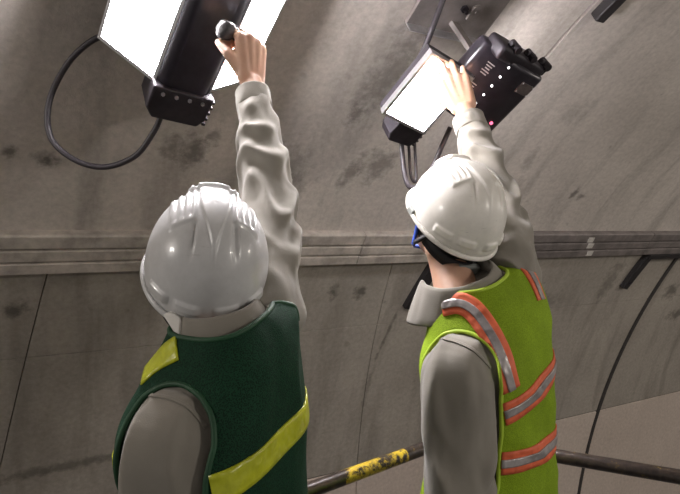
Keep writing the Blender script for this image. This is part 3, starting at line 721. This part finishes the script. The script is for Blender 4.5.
def make_person(cfg):
    T = Torso(cfg['torso']); base = V((cfg['feet'][0], cfg['feet'][1], 0))
    root = empty('person', base, cfg['label'], 'person')
    JL, JR = V(cfg['armL'][0]), V(cfg['armR'][0])
    # ----- body: one continuous mesh
    bm = bmesh.new()
    add_grid(bm, [[T.pt(t/20*.84, 2*math.pi*k/28, -.024) for k in range(28)] for t in range(21)])
    for key, side in (('armL', -1), ('armR', 1)):
        J, E_, W_ = [V(q) for q in cfg[key]]
        limb(bm, [J, (J+E_)/2, E_, E_*.65+W_*.35, W_], [.052, .047, .041, .040, .0275], 18, 6)
        hd = cfg['handL' if side < 0 else 'handR']
        info = add_hand(bm, W_, hd['d'], hd['n'], side, hd['curls'], hd.get('spread', 4), hd.get('thumb', (40, 20, 15)), hd.get('sc', 1))
        cfg[key+'_info'] = info
    r, f, u = head_frame(*cfg['head_rot']); Hc = V(cfg['helmet_at'])-u*.055; HM = frame(r, f, u, Hc)
    bsph(bm, (0, 0, 0), (.074, .094, .098), 24, None)
    bm2 = bmesh.new()
    bsph(bm2, (0, -.004, .0), (.076, .096, .100), 28); bsph(bm2, (0, .028, -.055), (.060, .062, .070), 24); bsph(bm2, (0, .058, -.098), (.030, .030, .024), 16)
    for sg in (-1, 1):
        bsph(bm2, (sg*.078, -.004, -.040), (.010, .020, .033), 14); bsph(bm2, (sg*.040, .070, -.048), (.022, .018, .018), 12); bsph(bm2, (sg*.032, .082, -.008), (.022, .010, .007), 12)
    bcaps(bm2, (0, .090, -.012), (0, .108, -.048), .008, .012); bsph(bm2, (0, .103, -.052), (.017, .012, .009), 12); bsph(bm2, (0, .088, -.076), (.024, .010, .010), 12)
    bmesh.ops.delete(bm, geom=[v for v in bm.verts if v.co.length < .105], context='VERTS')
    tmp = bpy.data.meshes.new('t'); bm2.to_mesh(tmp); bm2.free(); tmp.transform(HM); bm.from_mesh(tmp); bpy.data.meshes.remove(tmp)
    nb = V(cfg['neck']); sk = HM @ V((0, -.012, -.066))
    limb(bm, [nb+(nb-sk).normalized()*.05, nb, (nb+sk)/2, sk], [.060, .053, .050, .053], 20, 5)
    hipc = T.sec(0)[0]; Xh, Yh = T.sec(0)[1], T.sec(0)[2]
    bsph(bm, hipc+V((0, 0, .0)), (.14, .11, .12), 20)
    feet = []
    for sg in (-1, 1):
        hp = hipc+Xh*sg*.085; ft = base+Xh*sg*.13; kn = (hp+ft)/2+Yh*.025
        limb(bm, [hp, (hp+kn)/2, kn, kn*.65+ft*.35, ft+V((0, 0, .07))], [.082, .070, .054, .050, .036], 18, 6)
        bcaps(bm, ft+V((0, 0, .05))-Yh*.03, ft+V((0, 0, .035))+Yh*.13, .036, .028); feet.append((hp, kn, ft))
    body = finish('body', remesh('body', bm, .0042, 4), M_SKIN, root)
    for sg in (-1, 1):
        b = bmesh.new(); bsph(b, HM @ V((sg*.032, .083, -.022)), .0125, 14); ey = finish('eye', bm_mesh('eye', b), M_EYEW, body)
        b = bmesh.new(); bsph(b, HM @ V((sg*.032, .0935, -.022)), (.0045), 10); finish('iris', bm_mesh('iris', b), M_EYED, body)
    b = bmesh.new(); bsph(b, (0, 0, 0), (.020, .006, .005), 14, None); tmp = bm_mesh('mouth', b); tmp.transform(HM @ Matrix.Translation((0, .0955, -.077))); finish('mouth', tmp, M_LIP, body)
    # nails on the raised hand
    # hair: cap below the helmet at the back and sides
    b = bmesh.new(); bsph(b, (0, 0, 0), (.081, .101, .105), 30); bmesh.ops.translate(b, verts=b.verts, vec=(0, -.006, .0))
    bmesh.ops.delete(b, geom=[v for v in b.verts if v.co.y > .03 or v.co.z < -.080-(.0 if abs(v.co.x) < .05 else -.03)], context='VERTS')
    bsph(b, (0, -.066, -.076), (.052, .050, .050), 20)
    hinv = HM.inverted(); hq = sk.lerp(nb, cfg['nape']); bkv = (f*-1); bkv.z = 0; bkv.normalize()
    if cfg['nape'] > .2: limb(b, [hinv @ (sk+bkv*.012), hinv @ (sk.lerp(hq, .5)+bkv*.012), hinv @ (hq+bkv*.009)], [.056, .054, .047], 20, 5)
    tmp = bm_mesh('hair', b); tmp.transform(HM); hr = finish('hair', tmp, M_HAIR, root); so = hr.modifiers.new('t', 'SOLIDIFY'); so.thickness = .006; so.offset = -1
    # ----- jacket
    bm = bmesh.new(); rows = []
    for i in range(61):
        t = i/60*.94
        rows.append([T.pt(t, 2*math.pi*k/72, .004*noise.noise(T.pt(t, 2*math.pi*k/72)*9)) for k in range(72)])
    add_grid(bm, rows)
    for key, seed in (('armL', 1.3), ('armR', 4.7)):
        J, E_, W_ = [V(q) for q in cfg[key]]; rr = cfg[key+'_r']; dirw = (W_-E_).normalized(); Wc = W_-dirw*(.011+cfg['cuff'])
        amp, fr = cfg[key+'_fold'][:2]; vf = cfg[key+'_fold'][2] if len(cfg[key+'_fold']) > 2 else 0
        inn = J+(T.sec(.72)[0]-J)*.35; inn.z = min(inn.z, J.z)
        limb(bm, [inn, J, (J*.55+E_*.45), E_, E_*.55+Wc*.45, Wc], rr, 56, 16, folds(seed, amp, fr, 1.0, vf))
    jk = finish('jacket', remesh('jacket', bm, .0040, 3, .45), M_JACKET, root)
    for key in ('armL', 'armR'):
        J, E_, W_ = [V(q) for q in cfg[key]]; dirw = (W_-E_).normalized(); r_ = cfg[key+'_r'][-1]
        b = bmesh.new(); limb(b, [W_-dirw*(q_+cfg['cuff']) for q_ in (.056, .051, .016, .004, .0)], [r_-.001, r_+.0035, r_+.003, r_+.0035, r_-.001], 40, 4, folds(9, .0015, 6)); finish('cuff', bm_mesh('cuff', b), M_JACKET, jk)
    # folded collar
    cc = V(cfg['collar_at']); cX, cY, cZ = cfg['collar_axes']; cX, cY, cZ = V(cX).normalized(), V(cY).normalized(), V(cZ).normalized(); rows = []
    crs = cfg.get('collar_scale', 1)
    for k in range(49):
        a = -90+(k/48-.5)*2*148; fr = abs(k/48-.5)*2; ar = R(a); d = cX*math.cos(ar)+cY*math.sin(ar)
        pts_ = [(.066, -.015), (.068, .010), (.071, .030), (.077, .034), (.086, .018+.004*fr), (.100+.016*fr**3, -.012-.012*fr**3), (.108+.030*fr**3, -.030-.034*fr**3), (.104+.030*fr**3, -.033-.034*fr**3), (.094+.012*fr**3, -.014-.010*fr**3), (.080, .010), (.073, .016)]
        wv = .003*noise.noise(V((k*.25, 3, 1)))
        rows.append([cc+d*((q+wv)*crs)+cZ*(z*crs) for q, z in pts_])
    b = bmesh.new(); add_grid(b, rows); tmp = bm_mesh('collar', b); co = finish('collar', tmp, M_JACKET, jk); ss_ = co.modifiers.new('s', 'SUBSURF'); ss_.levels = 1; ss_.render_levels = 1
    # ----- vest: cut from the torso's surface, armholes, neck and front open
    NR, NC = 150, 200; rows = []; t0, t1 = cfg['vest_t']
    for i in range(NR+1):
        t = t0+(t1-t0)*i/NR; row = []
        for k in range(NC):
            th = 2*math.pi*k/NC; p0 = T.pt(t, th)
            wz = cfg['vest_inf']-.003+.011*noise.noise(V((p0.x*8, p0.y*8, p0.z*3.5)))+.006*(1-abs(noise.noise(V((p0.x*9+p0.z*6, p0.y*9-p0.z*3, p0.z*4+3))))*2.2)
            hemf = (1-i/NR); wz += .016*hemf*hemf
            row.append(T.pt(t, th, wz))
        rows.append(row)
    bm = bmesh.new(); vv = [[bm.verts.new(p) for p in rw] for rw in rows]
    Xt = T.sec(.62)[1]
    def cut(p, th):
        for J, key, rad_, sg in ((JL, 'armL', cfg['hole'][0], -1), (JR, 'armR', cfg['hole'][1], 1)):
            lat = (p-J).dot(Xt)*sg; E_ = V(cfg[key][1]); ad = (E_-J).normalized()
            q = p-J; q2 = q-ad*max(0, q.dot(ad)); q3 = q2.copy(); 
            if lat > -.075 and q2.length < rad_ and q.dot(ad) < .25: return True
        if (p-cc).dot(cZ) > -.045 and ((p-cc)-cZ*((p-cc).dot(cZ))).length < cfg['neckcut']: return True
        return 84 < math.degrees(th) < 96
    for i in range(NR):
        for k in range(NC):
            k2 = (k+1) % NC; c_ = (vv[i][k].co+vv[i+1][k2].co)/2
            if not cut(c_, 2*math.pi*(k+.5)/NC): bm.faces.new((vv[i][k], vv[i][k2], vv[i+1][k2], vv[i+1][k]))
    bmesh.ops.delete(bm, geom=[v for v in bm.verts if not v.link_faces], context='VERTS')
    for _ in range(14):
        upd = []
        for v in bm.verts:
            be = [e for e in v.link_edges if e.is_boundary]
            if len(be) == 2: upd.append((v, (be[0].other_vert(v).co+be[1].other_vert(v).co+v.co*2)/4))
        for v, c_ in upd: v.co = c_
    bmesh.ops.recalc_face_normals(bm, faces=bm.faces)
    # boundary loops for the binding
    loops = []; seen = set()
    for e in [e for e in bm.edges if e.is_boundary]:
        if e in seen: continue
        lp = [e.verts[0], e.verts[1]]; seen.add(e); ok = True
        while True:
            nx = [q for q in lp[-1].link_edges if q.is_boundary and q not in seen]
            if not nx: break
            seen.add(nx[0]); lp.append(nx[0].other_vert(lp[-1]))
        if len(lp) > 40: loops.append([v.co.copy() for v in lp])
    bvh = BVHTree.FromBMesh(bm)
    me = bpy.data.meshes.new('vest'); bm.to_mesh(me); bm.free()
    vest = finish('vest', me, cfg['vest_mat'], root, label=cfg['vest_label']); so = vest.modifiers.new('t', 'SOLIDIFY'); so.thickness = .003; so.offset = 0
    for lp in loops:
        finish('binding', tube_mesh('binding', lp[::3]+[lp[-1]], .0048, 8, 2), cfg['bind_mat'], vest)
    # trousers and boots
    bm = bmesh.new(); bsph(bm, hipc+V((0, 0, -.01)), (.155, .125, .13), 24)
    for hp, kn, ft in feet: limb(bm, [hp+V((0, 0, .04)), (hp+kn)/2, kn, kn*.5+ft*.5, ft+V((0, 0, .06))], [.098, .092, .078, .072, .066], 28, 10, folds(2.2, .007, 7))
    finish('trousers', remesh('trousers', bm, .008, 2), M_TROUSER, root)
    for hp, kn, ft in feet:
        b = bmesh.new(); bcaps(b, ft+V((0, 0, .055))-Yh*.035, ft+V((0, 0, .045))+Yh*.15, .052, .044); bcyl(b, ft+V((0, 0, .05)), ft+V((0, 0, .18)), .056, .058, 16)
        me = remesh('boot', b, .007, 3)
        for v in me.vertices: v.co.z = max(v.co.z, .001)
        finish('boot', me, M_BOOT, root)
    he = make_helmet(root, Hc, r, f, u, cfg['helmet_mat'], cfg['helmet_label'])
    return root, T, bvh, vest, jk, HM, he

# ----- worker in the green mesh vest
Wr = at(251, 81, 1.44)
cfg1 = dict(label='worker in dark green mesh vest and scuffed white helmet reaching up to the near lamp',
    feet=(-.17, .95), neck=(-.232, 1.005, 1.42),
    torso=[(.84, -.205, .965, .160, .112, 54, 0), (.95, -.205, .965, .154, .104, 56, 0), (1.06, -.203, .967, .150, .098, 58, 2), (1.17, -.205, .970, .152, .098, 60, 6), (1.25, -.213, .976, .162, .106, 61, 14),
           (1.335, -.218, .982, .172, .110, 62, 24), (1.395, -.210, .988, .155, .097, 62, 29), (1.430, -.208, .990, .108, .080, 61, 26), (1.452, -.210, .990, .072, .066, 58, 16)],
    armL=[(-.262, .862, 1.275), (-.260, .862, 1.03), (-.275, .93, .80)], armR=[(-.146, 1.09, 1.452), (-.165, 1.28, 1.68), tuple(Wr)], cuff=.038,
    armL_r=[.068, .068, .066, .064, .060, .050], armR_r=[.070, .074, .068, .061, .053, .041], armL_fold=(.009, 4.5, .018), armR_fold=(.018, 8.5),
    handL=dict(d=(-.05, .25, -1), n=(-.9, -.3, 0), curls=(25, 30, 20)),
    handR=dict(d=(-.02, .12, 1), n=(.72, -.62, .1), curls=(50, 90, 55), spread=1, thumb=(34, 30, 30), sc=1.2),
    head_rot=(13, 37, -6), helmet_at=tuple(at(210, 248, 1.03)),
    collar_at=(-.212, .992, 1.446), collar_axes=((.545, .80, .25), (-.84, .54, 0), (-.14, -.2, .97)),
    vest_t=(.0, .985), vest_inf=.013, neckcut=.068, nape=.35, collar_scale=.86, hole=(.088, .080), vest_mat=M_GREEN, bind_mat=M_GREENB, vest_label='dark green mesh safety vest with yellow reflective tape',
    helmet_mat=M_HELM, helmet_label='scuffed white ridged safety helmet')
p1, T1, bvh1, vest1, jk1, HM1, he1 = make_person(cfg1)
TY = [('yellow_tape', .045, .002, M_YTAPE)]
c, X, Y, hw, hd = T1.sec(.45)
for P, Nn in around(bvh1, V((-.220, .972, 1.252)), (V((X.x, X.y, 0)).normalized()+V((0, 0, .20))).normalized(), Y, V((0, 0, 1))): tape_set([(P, Nn)], TY, vest1, bvh1)
tape_set([on_surface(bvh1, [(178, 348), (162, 358), (146, 374), (134, 390), (126, 404)])], TY, vest1, bvh1)
# white neck cloth at the left of the collar
pts = [at(161, 314, .93), at(171, 315, .935), at(186, 324, .945), at(184, 338, .935), at(173, 332, .925)]
bm = bmesh.new(); a = [bm.verts.new(q) for q in pts]; b_ = [bm.verts.new(q+V((.006, .03, .002))) for q in pts]
bm.faces.new(a); bm.faces.new(b_[::-1])
for k in range(5): bm.faces.new((a[k], a[(k+1) % 5], b_[(k+1) % 5], b_[k]))
finish('neck_cloth', bm_mesh('neck_cloth', bm), M_WCLOTH, p1, bevel=.004)
# tool gripped in the raised fist
inf = cfg1['armR_info']; gx, gd, gn = inf['x'], inf['d'], inf['n']
gc = (inf['knuckles'][0]+inf['knuckles'][3])/2-gn*.036+gd*.030
tl = empty('hand_tool', gc, 'dark grey hand tool gripped in the raised fist beside the near lamp', 'tool')
prof = [(-.050, .010), (-.046, .015), (-.03, .0165), (.02, .0165), (.035, .018), (.042, .024), (.062, .025), (.070, .020), (.073, .008)]
bm = bmesh.new(); rows = []
for h, rr in prof:
    rows.append([gc+gx*h+(gd*math.cos(2*math.pi*k/24)+gn*math.sin(2*math.pi*k/24))*(rr*(1+.05*math.cos(6*2*math.pi*k/24))) for k in range(24)])
add_grid(bm, rows); finish('handle', bm_mesh('handle', bm), mat('tool_grip', (.05, .046, .05), .35, noise_sc=60, noise_amt=.5), tl)
bm = bmesh.new(); bcyl(bm, gc-gx*.049, gc-gx*.08, .0045, n=12); finish('shaft', bm_mesh('shaft', bm), M_ALU, tl)

# ----- worker in the lime vest
Wr2 = at(464, 108, 1.78)
cfg2 = dict(label='worker in lime vest with orange tape holding an open hand up to the far lamp',
    feet=(.39, 1.34), neck=(.280, 1.365, 1.47),
    torso=[(.84, .352, 1.34, .165, .118, 46, 0), (.95, .354, 1.335, .152, .108, 46, 1), (1.06, .358, 1.332, .146, .098, 47, 3), (1.17, .357, 1.330, .150, .100, 48, 9), (1.28, .350, 1.331, .162, .108, 49, 16),
           (1.365, .345, 1.330, .176, .110, 49, 25), (1.425, .340, 1.333, .155, .096, 49, 31), (1.467, .322, 1.336, .108, .080, 48, 27), (1.49, .305, 1.34, .072, .066, 45, 16)],
    armL=[(.248, 1.20, 1.295), (.238, 1.16, 1.04), (.235, 1.2, .80)], armR=[(.435, 1.435, 1.515), (.440, 1.615, 1.725), tuple(Wr2)], cuff=.045,
    armL_r=[.070, .072, .071, .069, .066, .052], armR_r=[.072, .074, .068, .062, .056, .046], armL_fold=(.009, 4.5, .018), armR_fold=(.016, 8.5),
    handL=dict(d=(-.05, .15, -1), n=(-.9, -.3, 0), curls=(25, 30, 20)),
    handR=dict(d=(-.27, .25, .93), n=(-.25, -.85, .25), curls=((14, 14, 10), (10, 16, 10), (14, 18, 12), (18, 22, 14)), spread=6, thumb=(38, 12, 10), sc=1.22),
    head_rot=(20, 37, -6), helmet_at=tuple(at(462, 203, 1.38)),
    collar_at=(.290, 1.352, 1.473), collar_axes=((.61, .67, .40), (-.75, .66, 0), (-.28, -.29, .91)), collar_scale=1.12,
    vest_t=(.0, .985), vest_inf=.013, neckcut=.084, nape=.08, hole=(.094, .074), vest_mat=M_LIME, bind_mat=M_LIMEB, vest_label='lime yellow safety vest with orange and silver tape',
    helmet_mat=M_HELM2, helmet_label='glossy white safety helmet with blue chin strap')
p2, T2, bvh2, vest2, jk2, HM2, he2 = make_person(cfg2)
TO = [('orange_tape', .050, .002, M_OTAPE), ('silver_tape', .018, .0046, M_STAPE)]
c, X, Y, hw, hd = T2.sec(.4)
Xf = V((X.x, X.y, 0)).normalized()
for zc, tilt in ((1.113, .0), (1.258, .30)):
    Xi = (Xf+V((0, 0, tilt))).normalized()
    for P, Nn in around(bvh2, V((.350, 1.337, zc)), Xi, Y, V((0, 0, 1))): tape_set([(P, Nn)], TO, vest2, bvh2)
tape_set([on_surface(bvh2, [(443, 306), (458, 303), (473, 310), (488, 330), (501, 356), (511, 390)]), on_surface(bvh2, [(484, 258), (503, 255), (520, 263), (532, 278), (541, 300)])], TO, vest2, bvh2)


# yoke seam on the hanging sleeve
jb = bmesh.new(); jb.from_mesh(jk2.data); bmesh.ops.translate(jb, verts=jb.verts, vec=p2.location); jbv = BVHTree.FromBMesh(jb); jb.free()
tape_set([on_surface(jbv, [(427, 345), (440, 340), (458, 343), (476, 353), (490, 368)])], [('seam', .007, .0005, M_JACKET)], jk2, jbv)
jb = bmesh.new(); jb.from_mesh(jk1.data); bmesh.ops.translate(jb, verts=jb.verts, vec=p1.location); jbv = BVHTree.FromBMesh(jb); jb.free()
tape_set([on_surface(jbv, [(130, 408), (146, 398), (166, 398), (188, 408), (206, 428)])], [('seam', .006, .0005, M_JACKET)], jk1, jbv)
